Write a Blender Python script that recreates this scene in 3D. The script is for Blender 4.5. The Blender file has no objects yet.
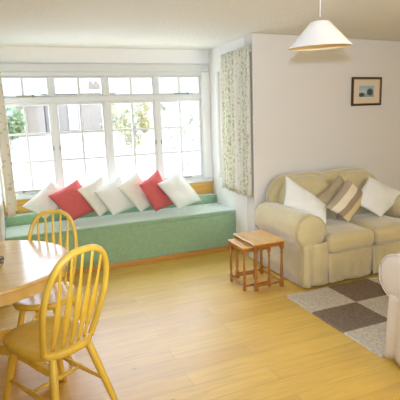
import bpy, bmesh, math, random
from mathutils import Vector, Matrix
from mathutils import noise as mnoise
random.seed(7)
S = bpy.context.scene
COL = S.collection
PI = math.pi

# ------------------------------------------------------------------ materials
def new_mat(name):
    m = bpy.data.materials.new(name); m.use_nodes = True
    nt = m.node_tree
    b = nt.nodes['Principled BSDF']
    return m, nt, b

def plain(name, col, rough=.6, bump=0, bscale=60, var=0, vscale=8, metal=0, coat=0, sheen=0, spec=None):
    m, nt, b = new_mat(name)
    b.inputs['Base Color'].default_value = (*col, 1)
    b.inputs['Roughness'].default_value = rough
    b.inputs['Metallic'].default_value = metal
    if coat: b.inputs['Coat Weight'].default_value = coat
    if sheen: b.inputs['Sheen Weight'].default_value = sheen
    if spec is not None: b.inputs['Specular IOR Level'].default_value = spec
    tc = nt.nodes.new('ShaderNodeTexCoord')
    if var:
        n = nt.nodes.new('ShaderNodeTexNoise'); n.inputs['Scale'].default_value = vscale
        n.inputs['Detail'].default_value = 4
        nt.links.new(tc.outputs['Object'], n.inputs['Vector'])
        mx = nt.nodes.new('ShaderNodeMix'); mx.data_type = 'RGBA'
        mx.inputs[6].default_value = (*[c*(1-var) for c in col], 1)
        mx.inputs[7].default_value = (*[min(1, c*(1+var)) for c in col], 1)
        nt.links.new(n.outputs['Fac'], mx.inputs[0])
        nt.links.new(mx.outputs[2], b.inputs['Base Color'])
    if bump:
        n = nt.nodes.new('ShaderNodeTexNoise'); n.inputs['Scale'].default_value = bscale
        n.inputs['Detail'].default_value = 5
        nt.links.new(tc.outputs['Object'], n.inputs['Vector'])
        bp = nt.nodes.new('ShaderNodeBump'); bp.inputs['Strength'].default_value = bump
        bp.inputs['Distance'].default_value = .02
        nt.links.new(n.outputs['Fac'], bp.inputs['Height'])
        nt.links.new(bp.outputs['Normal'], b.inputs['Normal'])
    return m

def wood(name, c1, c2, rough=.35, scale=(3, 30, 30), coat=.2):
    m, nt, b = new_mat(name)
    tc = nt.nodes.new('ShaderNodeTexCoord'); mp = nt.nodes.new('ShaderNodeMapping')
    mp.inputs['Scale'].default_value = scale
    n = nt.nodes.new('ShaderNodeTexNoise'); n.inputs['Scale'].default_value = 1.0
    n.inputs['Detail'].default_value = 5; n.inputs['Distortion'].default_value = .6
    nt.links.new(tc.outputs['Object'], mp.inputs['Vector']); nt.links.new(mp.outputs[0], n.inputs['Vector'])
    cr = nt.nodes.new('ShaderNodeValToRGB')
    cr.color_ramp.elements[0].position = .3; cr.color_ramp.elements[0].color = (*c1, 1)
    cr.color_ramp.elements[1].position = .7; cr.color_ramp.elements[1].color = (*c2, 1)
    nt.links.new(n.outputs['Fac'], cr.inputs[0]); nt.links.new(cr.outputs[0], b.inputs['Base Color'])
    b.inputs['Roughness'].default_value = rough
    b.inputs['Coat Weight'].default_value = coat; b.inputs['Coat Roughness'].default_value = .15
    return m

def mat_floor():
    m, nt, b = new_mat('oak_floor')
    tc = nt.nodes.new('ShaderNodeTexCoord')
    br = nt.nodes.new('ShaderNodeTexBrick')
    br.offset = .37; br.offset_frequency = 2; br.squash = 1
    br.inputs['Color1'].default_value = (.645, .385, .045, 1)
    br.inputs['Color2'].default_value = (.74, .485, .07, 1)
    br.inputs['Mortar'].default_value = (.42, .24, .06, 1)
    br.inputs['Scale'].default_value = 1
    br.inputs['Mortar Size'].default_value = .0016
    br.inputs['Mortar Smooth'].default_value = .3
    br.inputs['Bias'].default_value = 0
    br.inputs['Brick Width'].default_value = 1.35
    br.inputs['Row Height'].default_value = .165
    nt.links.new(tc.outputs['Object'], br.inputs['Vector'])
    mp = nt.nodes.new('ShaderNodeMapping'); mp.inputs['Scale'].default_value = (1.6, 16, 1)
    nt.links.new(tc.outputs['Object'], mp.inputs['Vector'])
    n = nt.nodes.new('ShaderNodeTexNoise'); n.inputs['Scale'].default_value = 1.3; n.inputs['Detail'].default_value = 6
    n.inputs['Distortion'].default_value = 1.2
    nt.links.new(mp.outputs[0], n.inputs['Vector'])
    cr = nt.nodes.new('ShaderNodeValToRGB')
    cr.color_ramp.elements[0].position = .28; cr.color_ramp.elements[0].color = (.86, .81, .74, 1)
    cr.color_ramp.elements[1].position = .68; cr.color_ramp.elements[1].color = (1.06, 1.05, 1.04, 1)
    nt.links.new(n.outputs['Fac'], cr.inputs[0])
    mx = nt.nodes.new('ShaderNodeMix'); mx.data_type = 'RGBA'; mx.blend_type = 'MULTIPLY'; mx.inputs[0].default_value = 1
    nt.links.new(br.outputs['Color'], mx.inputs[6]); nt.links.new(cr.outputs[0], mx.inputs[7])
    # knots
    mp2 = nt.nodes.new('ShaderNodeMapping'); mp2.inputs['Scale'].default_value = (1.5, 3.2, 1)
    nt.links.new(tc.outputs['Object'], mp2.inputs['Vector'])
    v = nt.nodes.new('ShaderNodeTexVoronoi'); v.inputs['Scale'].default_value = 1.3
    nt.links.new(mp2.outputs[0], v.inputs['Vector'])
    kr = nt.nodes.new('ShaderNodeValToRGB')
    kr.color_ramp.elements[0].position = .015; kr.color_ramp.elements[0].color = (.35, .25, .2, 1)
    kr.color_ramp.elements[1].position = .05; kr.color_ramp.elements[1].color = (1, 1, 1, 1)
    nt.links.new(v.outputs['Distance'], kr.inputs[0])
    mx2 = nt.nodes.new('ShaderNodeMix'); mx2.data_type = 'RGBA'; mx2.blend_type = 'MULTIPLY'; mx2.inputs[0].default_value = .8
    nt.links.new(mx.outputs[2], mx2.inputs[6]); nt.links.new(kr.outputs[0], mx2.inputs[7])
    nt.links.new(mx2.outputs[2], b.inputs['Base Color'])
    b.inputs['Roughness'].default_value = .42
    b.inputs['Specular IOR Level'].default_value = .5
    b.inputs['Coat Weight'].default_value = 1
    b.inputs['Coat Roughness'].default_value = .36; b.inputs['Coat IOR'].default_value = 1.66
    bp = nt.nodes.new('ShaderNodeBump'); bp.inputs['Strength'].default_value = .12; bp.inputs['Distance'].default_value = .01
    nt.links.new(n.outputs['Fac'], bp.inputs['Height']); nt.links.new(bp.outputs['Normal'], b.inputs['Normal'])
    return m

def mat_rug():
    m, nt, b = new_mat('chequered_pile')
    tc = nt.nodes.new('ShaderNodeTexCoord'); mp = nt.nodes.new('ShaderNodeMapping')
    mp.inputs['Location'].default_value = (0, 0, .5)
    mp.inputs['Scale'].default_value = (1/.455, 1/.38, 0)
    nt.links.new(tc.outputs['Object'], mp.inputs['Vector'])
    wob = nt.nodes.new('ShaderNodeTexNoise'); wob.inputs['Scale'].default_value = 60
    nt.links.new(tc.outputs['Object'], wob.inputs['Vector'])
    add = nt.nodes.new('ShaderNodeVectorMath'); add.operation = 'MULTIPLY_ADD'
    add.inputs[1].default_value = (.05, .05, 0)
    nt.links.new(wob.outputs['Color'], add.inputs[0]); nt.links.new(mp.outputs[0], add.inputs[2])
    ck = nt.nodes.new('ShaderNodeTexChecker'); ck.inputs['Scale'].default_value = 1
    ck.inputs['Color2'].default_value = (.66, .58, .44, 1); ck.inputs['Color1'].default_value = (.25, .18, .12, 1)
    nt.links.new(add.outputs[0], ck.inputs['Vector'])
    n = nt.nodes.new('ShaderNodeTexNoise'); n.inputs['Scale'].default_value = 45; n.inputs['Detail'].default_value = 6
    nt.links.new(tc.outputs['Object'], n.inputs['Vector'])
    cr = nt.nodes.new('ShaderNodeValToRGB')
    cr.color_ramp.elements[0].position = .3; cr.color_ramp.elements[0].color = (.78, .77, .76, 1)
    cr.color_ramp.elements[1].position = .7; cr.color_ramp.elements[1].color = (1.1, 1.1, 1.1, 1)
    nt.links.new(n.outputs['Fac'], cr.inputs[0])
    mx = nt.nodes.new('ShaderNodeMix'); mx.data_type = 'RGBA'; mx.blend_type = 'MULTIPLY'; mx.inputs[0].default_value = 1
    nt.links.new(ck.outputs[0], mx.inputs[6]); nt.links.new(cr.outputs[0], mx.inputs[7])
    nt.links.new(mx.outputs[2], b.inputs['Base Color'])
    b.inputs['Roughness'].default_value = .95; b.inputs['Specular IOR Level'].default_value = .1
    bp = nt.nodes.new('ShaderNodeBump'); bp.inputs['Strength'].default_value = .7; bp.inputs['Distance'].default_value = .02
    nt.links.new(n.outputs['Fac'], bp.inputs['Height']); nt.links.new(bp.outputs['Normal'], b.inputs['Normal'])
    return m

def mat_curtain():
    """cream cloth, climbing green vines with terracotta flowers; pattern follows the cloth (y across, z up)"""
    m, nt, b = new_mat('floral_curtain_cloth')
    N = nt.nodes.new; L = nt.links.new
    tc = N('ShaderNodeTexCoord')
    uv = tc.outputs['UV']
    def ramp(src, stops):
        r = N('ShaderNodeValToRGB'); r.color_ramp.elements[0].position = stops[0][0]; r.color_ramp.elements[0].color = (stops[0][1],)*3+(1,)
        r.color_ramp.elements[1].position = stops[1][0]; r.color_ramp.elements[1].color = (stops[1][1],)*3+(1,)
        L(src, r.inputs[0]); return r.outputs[0]
    def mix(fac, a, c):
        x = N('ShaderNodeMix'); x.data_type = 'RGBA'; L(fac, x.inputs[0])
        if isinstance(a, tuple): x.inputs[6].default_value = (*a, 1)
        else: L(a, x.inputs[6])
        x.inputs[7].default_value = (*c, 1)
        return x.outputs[2]
    # vine stripes
    w = N('ShaderNodeTexWave'); w.wave_type = 'BANDS'; w.bands_direction = 'X'
    w.inputs['Scale'].default_value = 1.75; w.inputs['Distortion'].default_value = 1.6; w.inputs['Detail'].default_value = 2
    w.inputs['Detail Scale'].default_value = 3
    L(uv, w.inputs['Vector'])
    vine = ramp(w.outputs['Fac'], ((.82, 0), (.95, .9)))
    n = N('ShaderNodeTexNoise'); n.inputs['Scale'].default_value = 34; n.inputs['Detail'].default_value = 3; L(uv, n.inputs['Vector'])
    leafm = ramp(n.outputs['Fac'], ((.46, 0), (.60, 1)))
    mul = N('ShaderNodeMath'); mul.operation = 'MULTIPLY'; L(vine, mul.inputs[0]); L(leafm, mul.inputs[1])
    v2 = N('ShaderNodeTexVoronoi'); v2.inputs['Scale'].default_value = 20; L(uv, v2.inputs['Vector'])
    spr = ramp(v2.outputs['Distance'], ((.20, .75), (.30, 0)))
    v = N('ShaderNodeTexVoronoi'); v.inputs['Scale'].default_value = 9; v.inputs['Randomness'].default_value = .8
    L(uv, v.inputs['Vector'])
    fl = ramp(v.outputs['Distance'], ((.12, .9), (.22, 0)))
    c = mix(spr, (.84, .81, .70), (.62, .62, .46))
    c = mix(mul.outputs[0], c, (.42, .50, .24))
    c = mix(fl, c, (.64, .47, .33))
    L(c, b.inputs['Base Color'])
    b.inputs['Roughness'].default_value = .9
    b.inputs['Specular IOR Level'].default_value = .1
    # a little daylight comes through the cloth
    tr = N('ShaderNodeBsdfTranslucent'); L(c, tr.inputs['Color'])
    ms = N('ShaderNodeMixShader'); ms.inputs[0].default_value = .25
    L(b.outputs[0], ms.inputs[1]); L(tr.outputs[0], ms.inputs[2])
    L(ms.outputs[0], nt.nodes['Material Output'].inputs[0])
    return m

def mat_stripes():
    m, nt, b = new_mat('striped_cushion_cloth')
    tc = nt.nodes.new('ShaderNodeTexCoord')
    sx = nt.nodes.new('ShaderNodeSeparateXYZ'); nt.links.new(tc.outputs['UV'], sx.inputs[0])
    cr = nt.nodes.new('ShaderNodeValToRGB'); cr.color_ramp.interpolation = 'CONSTANT'
    e = cr.color_ramp.elements
    stops = [(0, (.42, .34, .23)), (.20, (.76, .68, .48)), (.47, (.34, .25, .16)), (.70, (.62, .51, .26)), (.93, (.66, .56, .32))]
    e[0].position = 0; e[0].color = (*stops[0][1], 1); e[1].position = stops[1][0]; e[1].color = (*stops[1][1], 1)
    for p, c in stops[2:]:
        q = e.new(p); q.color = (*c, 1)
    nt.links.new(sx.outputs[1], cr.inputs[0]); nt.links.new(cr.outputs[0], b.inputs['Base Color'])
    b.inputs['Roughness'].default_value = .85
    return m

def mat_glass_pane():
    m, nt, b = new_mat('window_glass')
    nt.nodes.remove(b)
    t = nt.nodes.new('ShaderNodeBsdfTransparent'); g = nt.nodes.new('ShaderNodeBsdfGlossy')
    g.inputs['Roughness'].default_value = .02
    ms = nt.nodes.new('ShaderNodeMixShader'); ms.inputs[0].default_value = .05
    nt.links.new(t.outputs[0], ms.inputs[1]); nt.links.new(g.outputs[0], ms.inputs[2])
    nt.links.new(ms.outputs[0], nt.nodes['Material Output'].inputs[0])
    return m

def mat_picture():
    m, nt, b = new_mat('harbour_print')
    N = nt.nodes.new; L = nt.links.new
    tc = N('ShaderNodeTexCoord'); sx = N('ShaderNodeSeparateXYZ'); L(tc.outputs['UV'], sx.inputs[0])
    cr = N('ShaderNodeValToRGB'); e = cr.color_ramp.elements
    e[0].position = 0; e[0].color = (.22, .33, .38, 1); e[1].position = 1; e[1].color = (.33, .43, .47, 1)
    q = e.new(.3); q.color = (.30, .40, .42, 1); q = e.new(.36); q.color = (.50, .55, .53, 1)
    L(sx.outputs[1], cr.inputs[0])
    def blob(px, py, rx, ry, prev, col):
        mp = N('ShaderNodeMapping'); mp.vector_type = 'POINT'
        mp.inputs['Location'].default_value = (-px/rx, -py/ry, 0); mp.inputs['Scale'].default_value = (1/rx, 1/ry, 1)
        L(tc.outputs['UV'], mp.inputs['Vector'])
        ln = N('ShaderNodeVectorMath'); ln.operation = 'LENGTH'; L(mp.outputs[0], ln.inputs[0])
        n = N('ShaderNodeTexNoise'); n.inputs['Scale'].default_value = 14; L(tc.outputs['UV'], n.inputs['Vector'])
        ad = N('ShaderNodeMath'); ad.operation = 'ADD'; L(ln.outputs['Value'], ad.inputs[0]); L(n.outputs['Fac'], ad.inputs[1])
        r = N('ShaderNodeValToRGB'); r.color_ramp.elements[0].position = .0; r.color_ramp.elements[0].color = (1, 1, 1, 1)
        r.color_ramp.elements[1].position = 1; r.color_ramp.elements[1].color = (0, 0, 0, 1)
        mr = N('ShaderNodeMapRange'); mr.inputs[1].default_value = 1.3; mr.inputs[2].default_value = 1.6; mr.inputs[3].default_value = 1; mr.inputs[4].default_value = 0
        L(ad.outputs[0], mr.inputs[0])
        x = N('ShaderNodeMix'); x.data_type = 'RGBA'; L(mr.outputs[0], x.inputs[0]); L(prev, x.inputs[6]); x.inputs[7].default_value = (*col, 1)
        return x.outputs[2]
    c = blob(.72, .45, .22, .33, cr.outputs[0], (.05, .08, .07))
    c = blob(.17, .2, .2, .2, c, (.06, .08, .06))
    L(c, b.inputs['Base Color']); b.inputs['Roughness'].default_value = .5
    return m

M = {}
M['wall'] = plain('cream_painted_plaster', (.72, .69, .62), .9, .10, 35)
M['wallw'] = plain('white_painted_plaster', (.87, .85, .79), .9, .12, 30)
M['ceil'] = plain('textured_ceiling_paint', (.82, .82, .75), .95, .35, 28)
M['white'] = plain('white_gloss_paint', (.62, .62, .57), .4)
M['glass'] = mat_glass_pane()
M['floor'] = mat_floor()
M['rug'] = mat_rug()
M['curtain'] = mat_curtain()
M['green'] = plain('green_upholstery', (.25, .40, .22), .8, .35, 90, .22, 28, sheen=1)
M['redc'] = plain('red_cushion_cloth', (.60, .11, .10), .8, .4, 25, .08, 12)
M['whitec'] = plain('white_cushion_cloth', (.78, .77, .70), .85, .35, 18)
M['creamc'] = plain('cream_cushion_cloth', (.76, .73, .62), .85, .35, 18)
M['sofa'] = plain('sand_slipcover', (.57, .47, .235), .9, .8, 7, .07, 5, sheen=.6)
M['chairc'] = plain('pale_slipcover', (.66, .57, .44), .9, .8, 7, .05, 5)
M['stripe'] = mat_stripes()
M['tan'] = plain('brown_beige_cushion_cloth', (.42, .33, .19), .85, .35, 18, .25, 6)
M['beech'] = wood('varnished_beech', (.70, .45, .045), (.82, .57, .085), .32, (12, 12, 3))
M['beecht'] = wood('varnished_beech_top', (.70, .44, .14), (.80, .54, .20), .22, (2.5, 22, 5), .5)
M['pine'] = wood('orange_pine', (.42, .18, .03), (.60, .31, .06), .35, (2, 30, 30))
M['pinet'] = wood('yellow_pine', (.50, .25, .035), (.68, .39, .07), .35, (2, 25, 25))
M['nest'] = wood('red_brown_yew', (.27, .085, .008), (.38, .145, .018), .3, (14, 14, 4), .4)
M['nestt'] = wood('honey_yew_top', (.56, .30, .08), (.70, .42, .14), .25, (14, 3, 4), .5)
M['frame'] = plain('dark_brown_frame', (.045, .022, .012), .35)
M['gilt'] = plain('gilt_slip', (.55, .38, .14), .4, metal=.6)
M['mount'] = plain('cream_mount_board', (.72, .60, .42), .8)
M['print'] = mat_picture()
M['shade'] = plain('cream_lamp_card', (.80, .77, .67), .7)
M['shadein'] = plain('yellowed_lamp_lining', (.80, .66, .36), .7)
M['plastic'] = plain('white_plastic', (.8, .8, .76), .4)
M['brass'] = plain('dull_window_metal', (.30, .28, .20), .5, metal=.4)
M['bglass'] = plain('frosted_bulb_glass', (.85, .85, .8), .2)
M['drive'] = plain('pale_driveway', (.62, .61, .57), .9, .2, 3, .08, .6)
M['brick'] = plain('weathered_brick', (.19, .155, .12), .9, .2, 8, .2, 3)
M['render'] = plain('pale_render', (.45, .45, .42), .9)
M['slate'] = plain('slate_roof', (.11, .11, .10), .8, .2, 6, .15, 4)
M['hedge'] = plain('hedge_leaves', (.13, .18, .075), .8, var=.35, vscale=9)
M['leaf'] = plain('pale_green_leaves', (.21, .22, .14), .8, var=.35, vscale=14)
M['leafy'] = plain('yellow_green_leaves', (.27, .245, .11), .8, var=.3, vscale=12)
M['bark'] = plain('bark', (.26, .23, .19), .9)
M['curtrail'] = plain('white_rail', (.75, .74, .68), .4)
M['dark'] = plain('dark_metal', (.03, .03, .03), .4)

def clear_glass():
    m, nt, b = new_mat('clear_glass')
    b.inputs['Transmission Weight'].default_value = 1; b.inputs['Roughness'].default_value = .05
    b.inputs['Base Color'].default_value = (.95, .95, .92, 1)
    return m
M['cglass'] = clear_glass()

# ------------------------------------------------------------------ helpers
def link(name, bm, mat, parent=None, smooth=False, bevel=0, bseg=2, subsurf=0):
    me = bpy.data.meshes.new(name)
    bmesh.ops.recalc_face_normals(bm, faces=bm.faces[:])
    bm.to_mesh(me); bm.free()
    me.materials.append(mat)
    if smooth:
        for p in me.polygons: p.use_smooth = True
    o = bpy.data.objects.new(name, me); COL.objects.link(o)
    if parent: o.parent = parent
    if bevel:
        md = o.modifiers.new('bevel', 'BEVEL'); md.width = bevel; md.segments = bseg; md.limit_method = 'ANGLE'
        md.angle_limit = math.radians(40)
    if subsurf:
        md = o.modifiers.new('sub', 'SUBSURF'); md.levels = subsurf; md.render_levels = subsurf
    return o

def tag(o, label, cat, group=None):
    o['label'] = label; o['category'] = cat
    if group: o['group'] = group
    return o

def empty(name, loc=(0, 0, 0), rz=0):
    o = bpy.data.objects.new(name, None); COL.objects.link(o); o.location = loc; o.rotation_euler = (0, 0, rz)
    o.empty_display_size = .1
    return o

def struct(o):
    o['kind'] = 'structure'; return o

def box(bm, lo, hi, mtx=None):
    x0, y0, z0 = lo; x1, y1, z1 = hi
    vs = [bm.verts.new(p) for p in ((x0,y0,z0),(x1,y0,z0),(x1,y1,z0),(x0,y1,z0),(x0,y0,z1),(x1,y0,z1),(x1,y1,z1),(x0,y1,z1))]
    if mtx is not None:
        for v in vs: v.co = mtx @ v.co
    for f in ((0,3,2,1),(4,5,6,7),(0,1,5,4),(1,2,6,5),(2,3,7,6),(3,0,4,7)):
        bm.faces.new([vs[i] for i in f])
    return vs

def boxes(lst):
    bm = bmesh.new()
    for lo, hi in lst: box(bm, lo, hi)
    return bm

def catmull(pts, n=6):
    P = [Vector(p) for p in pts]; out = []
    for i in range(len(P)-1):
        p0 = P[max(i-1, 0)]; p1 = P[i]; p2 = P[i+1]; p3 = P[min(i+2, len(P)-1)]
        for k in range(n):
            t = k/n
            out.append(.5*((2*p1)+(-p0+p2)*t+(2*p0-5*p1+4*p2-p3)*t*t+(-p0+3*p1-3*p2+p3)*t**3))
    out.append(P[-1]); return out

def tube(bm, pts, rad, seg=10, ref=None, flat=1.0, cap=True):
    """sweep; rad number or list; flat scales the second axis; ref = direction of the first axis"""
    P = [Vector(p) for p in pts]; n = len(P)
    R = rad if isinstance(rad, (list, tuple)) else [rad]*n
    rings = []
    for i in range(n):
        t = (P[min(i+1, n-1)]-P[max(i-1, 0)]).normalized()
        a = Vector(ref) if ref is not None else (Vector((0, 0, 1)) if abs(t.z) < .9 else Vector((1, 0, 0)))
        u = (a-t*a.dot(t))
        if u.length < 1e-4: u = t.orthogonal()
        u.normalize(); v = t.cross(u)
        r = R[i]
        rings.append([bm.verts.new(P[i]+u*(math.cos(2*PI*k/seg)*r)+v*(math.sin(2*PI*k/seg)*r*flat)) for k in range(seg)])
    for i in range(n-1):
        for k in range(seg):
            bm.faces.new((rings[i][k], rings[i][(k+1) % seg], rings[i+1][(k+1) % seg], rings[i+1][k]))
    if cap:
        bm.faces.new(rings[0][::-1]); bm.faces.new(rings[-1])

def lathe(bm, prof, seg=32, mtx=None, cap=True):
    rings = []
    for r, z in prof:
        ring = []
        for k in range(seg):
            a = 2*PI*k/seg; c = Vector((r*math.cos(a), r*math.sin(a), z))
            ring.append(bm.verts.new(mtx @ c if mtx is not None else c))
        rings.append(ring)
    for i in range(len(rings)-1):
        for k in range(seg):
            bm.faces.new((rings[i][k], rings[i][(k+1) % seg], rings[i+1][(k+1) % seg], rings[i+1][k]))
    if cap:
        bm.faces.new(rings[0][::-1]); bm.faces.new(rings[-1])

def prism(bm, prof, axis, a, b, mtx=None):
    """extrude a closed 2-D profile; axis 'x': profile is (y,z); 'y': (x,z); 'z': (x,y)"""
    def P(p, t):
        if axis == 'x': c = Vector((t, p[0], p[1]))
        elif axis == 'y': c = Vector((p[0], t, p[1]))
        else: c = Vector((p[0], p[1], t))
        return mtx @ c if mtx is not None else c
    A = [bm.verts.new(P(p, a)) for p in prof]; B = [bm.verts.new(P(p, b)) for p in prof]
    n = len(prof)
    for i in range(n): bm.faces.new((A[i], A[(i+1) % n], B[(i+1) % n], B[i]))
    bm.faces.new(A[::-1]); bm.faces.new(B)

def rbox(bm, c, s, r=.05, puff=(0, 0, 0), n=10, wob=.0, seed=0, mtx=None):
    """soft rounded box: centre, full size, edge radius, puff outward per axis"""
    hx, hy, hz = s[0]/2, s[1]/2, s[2]/2
    tmp = bmesh.new()
    bmesh.ops.create_cube(tmp, size=2)
    bmesh.ops.subdivide_edges(tmp, edges=tmp.edges[:], cuts=n, use_grid_fill=True)
    r = min(r, hx, hy, hz)
    mp = {}
    for v in tmp.verts:
        # push grid points toward the edges so the rounding has enough loops
        q = Vector([math.copysign(abs(t)**.75, t) for t in v.co])
        p = Vector((q.x*hx, q.y*hy, q.z*hz))
        k = Vector((max(-hx+r, min(hx-r, p.x)), max(-hy+r, min(hy-r, p.y)), max(-hz+r, min(hz-r, p.z))))
        d = p-k
        if d.length > 1e-6: p = k+d.normalized()*r
        u, w, t = p.x/hx, p.y/hy, p.z/hz
        bx = (1-w*w)*(1-t*t); by = (1-u*u)*(1-t*t); bz = (1-u*u)*(1-w*w)
        p += Vector((puff[0]*u*bx, puff[1]*w*by, puff[2]*t*bz))
        if wob:
            p += mnoise.noise_vector(p*5+Vector((seed*3.1, seed, 0)))*wob
        p += Vector(c)
        if mtx is not None: p = mtx @ p
        mp[v] = bm.verts.new(p)
    for f in tmp.faces: bm.faces.new([mp[v] for v in f.verts])
    tmp.free()

def pillow_bm(Lc, T, R, B, th, n=14, seed=0):
    """square cushion from its four corners (left, top, right, bottom), plump thickness th"""
    bm = bmesh.new(); uvl = bm.loops.layers.uv.new('UVMap')
    Lc, T, R, B = map(Vector, (Lc, T, R, B))
    nrm = (T-B).cross(R-Lc).normalized()
    grid = {}
    for side in (1, -1):
        for i in range(n+1):
            for j in range(n+1):
                s, t = i/n, j/n
                edge = i in (0, n) or j in (0, n)
                if side == -1 and edge: grid[(side, i, j)] = grid[(1, i, j)]; continue
                a, b_ = 2*s-1, 2*t-1
                # edges drawn in between pointed corners
                pin = .055
                s2 = .5+(s-.5)*(1-pin*(1-b_*b_)*1.2); t2 = .5+(t-.5)*(1-pin*(1-a*a)*1.2)
                p = (Lc*(1-s2)+T*s2)*(1-t2)+(B*(1-s2)+R*s2)*t2
                h = th*.5*((1-abs(a)**2.6)*(1-abs(b_)**2.6))**.5
                h += .018*mnoise.noise(p*8+Vector((seed*2.3, 0, seed)))*(0 if edge else 1)
                p = p+nrm*h*side
                grid[(side, i, j)] = bm.verts.new(p)
    for side in (1, -1):
        for i in range(n):
            for j in range(n):
                f = bm.faces.new([grid[(side, i, j)], grid[(side, i+1, j)], grid[(side, i+1, j+1)], grid[(side, i, j+1)]])
                for lp, (a, b_) in zip(f.loops, ((i, j), (i+1, j), (i+1, j+1), (i, j+1))):
                    lp[uvl].uv = (a/n, b_/n)
    return bm

def pillow(label, Lc, T, R, B, th, mat, group=None, seed=0):
    ctr = (Vector(Lc)+Vector(T)+Vector(R)+Vector(B))/4
    gr = 1.15 if group == GW else 1.09; up = .028 if group == GW else .012; Lc, T, R, B = [ctr+(Vector(p)-ctr)*gr for p in (Lc, T, R, B)]; ctr = ctr+Vector((0, 0, up))
    Lc, T, R, B = [p+Vector((0, 0, up)) for p in (Lc, T, R, B)]
    o = link('cushion', pillow_bm(*[Vector(p)-ctr for p in (Lc, T, R, B)], th, seed=seed), mat, smooth=True, subsurf=1)
    o.location = ctr
    return tag(o, label, 'cushion', group)

# ------------------------------------------------------------------ room shell
CZ = 2.36                         # ceiling height
XL, XR = -.17, 2.33               # bay side walls
YB = 5.36                         # inner face of the wall that holds the big window
YM = 4.12                         # main back wall at the bay corner
TH = math.radians(5.2)            # the wall behind the sofa runs a little askew
def xr(y): return 2.275+min(max(y-4.12, 0), .38)*.18      # the right bay wall splays slightly
def skew(o, ox=0, oy=0, lim=1.5):
    for v in o.data.vertices:
        if v.co.x+ox > lim: v.co.x += xr(v.co.y+oy)-XR
    return o
def ymain(x): return YM+(x-XR)*math.tan(TH)
YREAR, XFARL, XFARR = -1.9, -2.6, 5.6

bm = bmesh.new()
box(bm, (XFARL-.2, YREAR-.2, -.12), (XFARR+.2, 5.7, 0))
struct(link('floor', bm, M['floor']))
bm = bmesh.new(); box(bm, (XFARL-.2, YREAR-.2, CZ), (XFARR+.2, 5.7, CZ+.12))
struct(link('ceiling', bm, M['ceil']))

WB, WT = .78, 2.10                # window opening
WX0, WX1 = -.141, 2.231
struct(link('wall_back', boxes([((XL-.3, YB, 0), (XR+.3, YB+.28, WB)), ((XL-.3, YB, WT), (XR+.3, YB+.28, CZ)),
    ((XL-.3, YB, WB), (WX0, YB+.28, WT)), ((WX1, YB, WB), (XR+.3, YB+.28, WT))]), M['wallw']))
# bay return, right: holds the small side window
SY0, SY1, SZ0, SZ1 = 4.50, 5.16, .80, 2.08
TK = .22
bm = boxes([((XR, YM+.25, 0), (XR+TK, YB, SZ0)), ((XR, YM+.25, SZ1), (XR+TK, YB, CZ)),
    ((XR, YM+.25, SZ0), (XR+TK, SY0, SZ1)), ((XR, SY1, SZ0), (XR+TK, YB, SZ1))])
skew(struct(link('wall_bay_right', bm, M['wallw'])))
bm = boxes([((XL-TK, YM+.2, 0), (XL, YB, SZ0)), ((XL-TK, YM+.2, SZ1), (XL, YB, CZ)),
    ((XL-TK, YM+.2, SZ0), (XL, SY0, SZ1)), ((XL-TK, SY1, SZ0), (XL, YB, SZ1))])
struct(link('wall_bay_left', bm, M['wallw']))
# main back wall, skewed
bm = bmesh.new()
prism(bm, [(xr(YM), YM), (XFARR, ymain(XFARR)), (XFARR, ymain(XFARR)+.25), (xr(YM+.25), YM+.25)], 'z', 0, CZ)
struct(link('wall_main', bm, M['wall'], bevel=.012))
struct(link('wall_main_left', boxes([((XFARL, YM, 0), (XL, YM+.2, CZ))]), M['wall']))
struct(link('wall_left', boxes([((XFARL-.2, YREAR, 0), (XFARL, YM+.2, CZ))]), M['wall']))
struct(link('wall_right', boxes([((XFARR, YREAR, 0), (XFARR+.2, 4.8, CZ))]), M['wall']))
RX0, RX1, RZ0, RZ1 = .6, 3.4, .75, 2.12
struct(link('wall_rear', boxes([((XFARL-.2, YREAR-.2, 0), (XFARR+.2, YREAR, RZ0)), ((XFARL-.2, YREAR-.2, RZ1), (XFARR+.2, YREAR, CZ)),
    ((XFARL-.2, YREAR-.2, RZ0), (RX0, YREAR, RZ1)), ((RX1, YREAR-.2, RZ0), (XFARR+.2, YREAR, RZ1))]), M['wall']))

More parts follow.
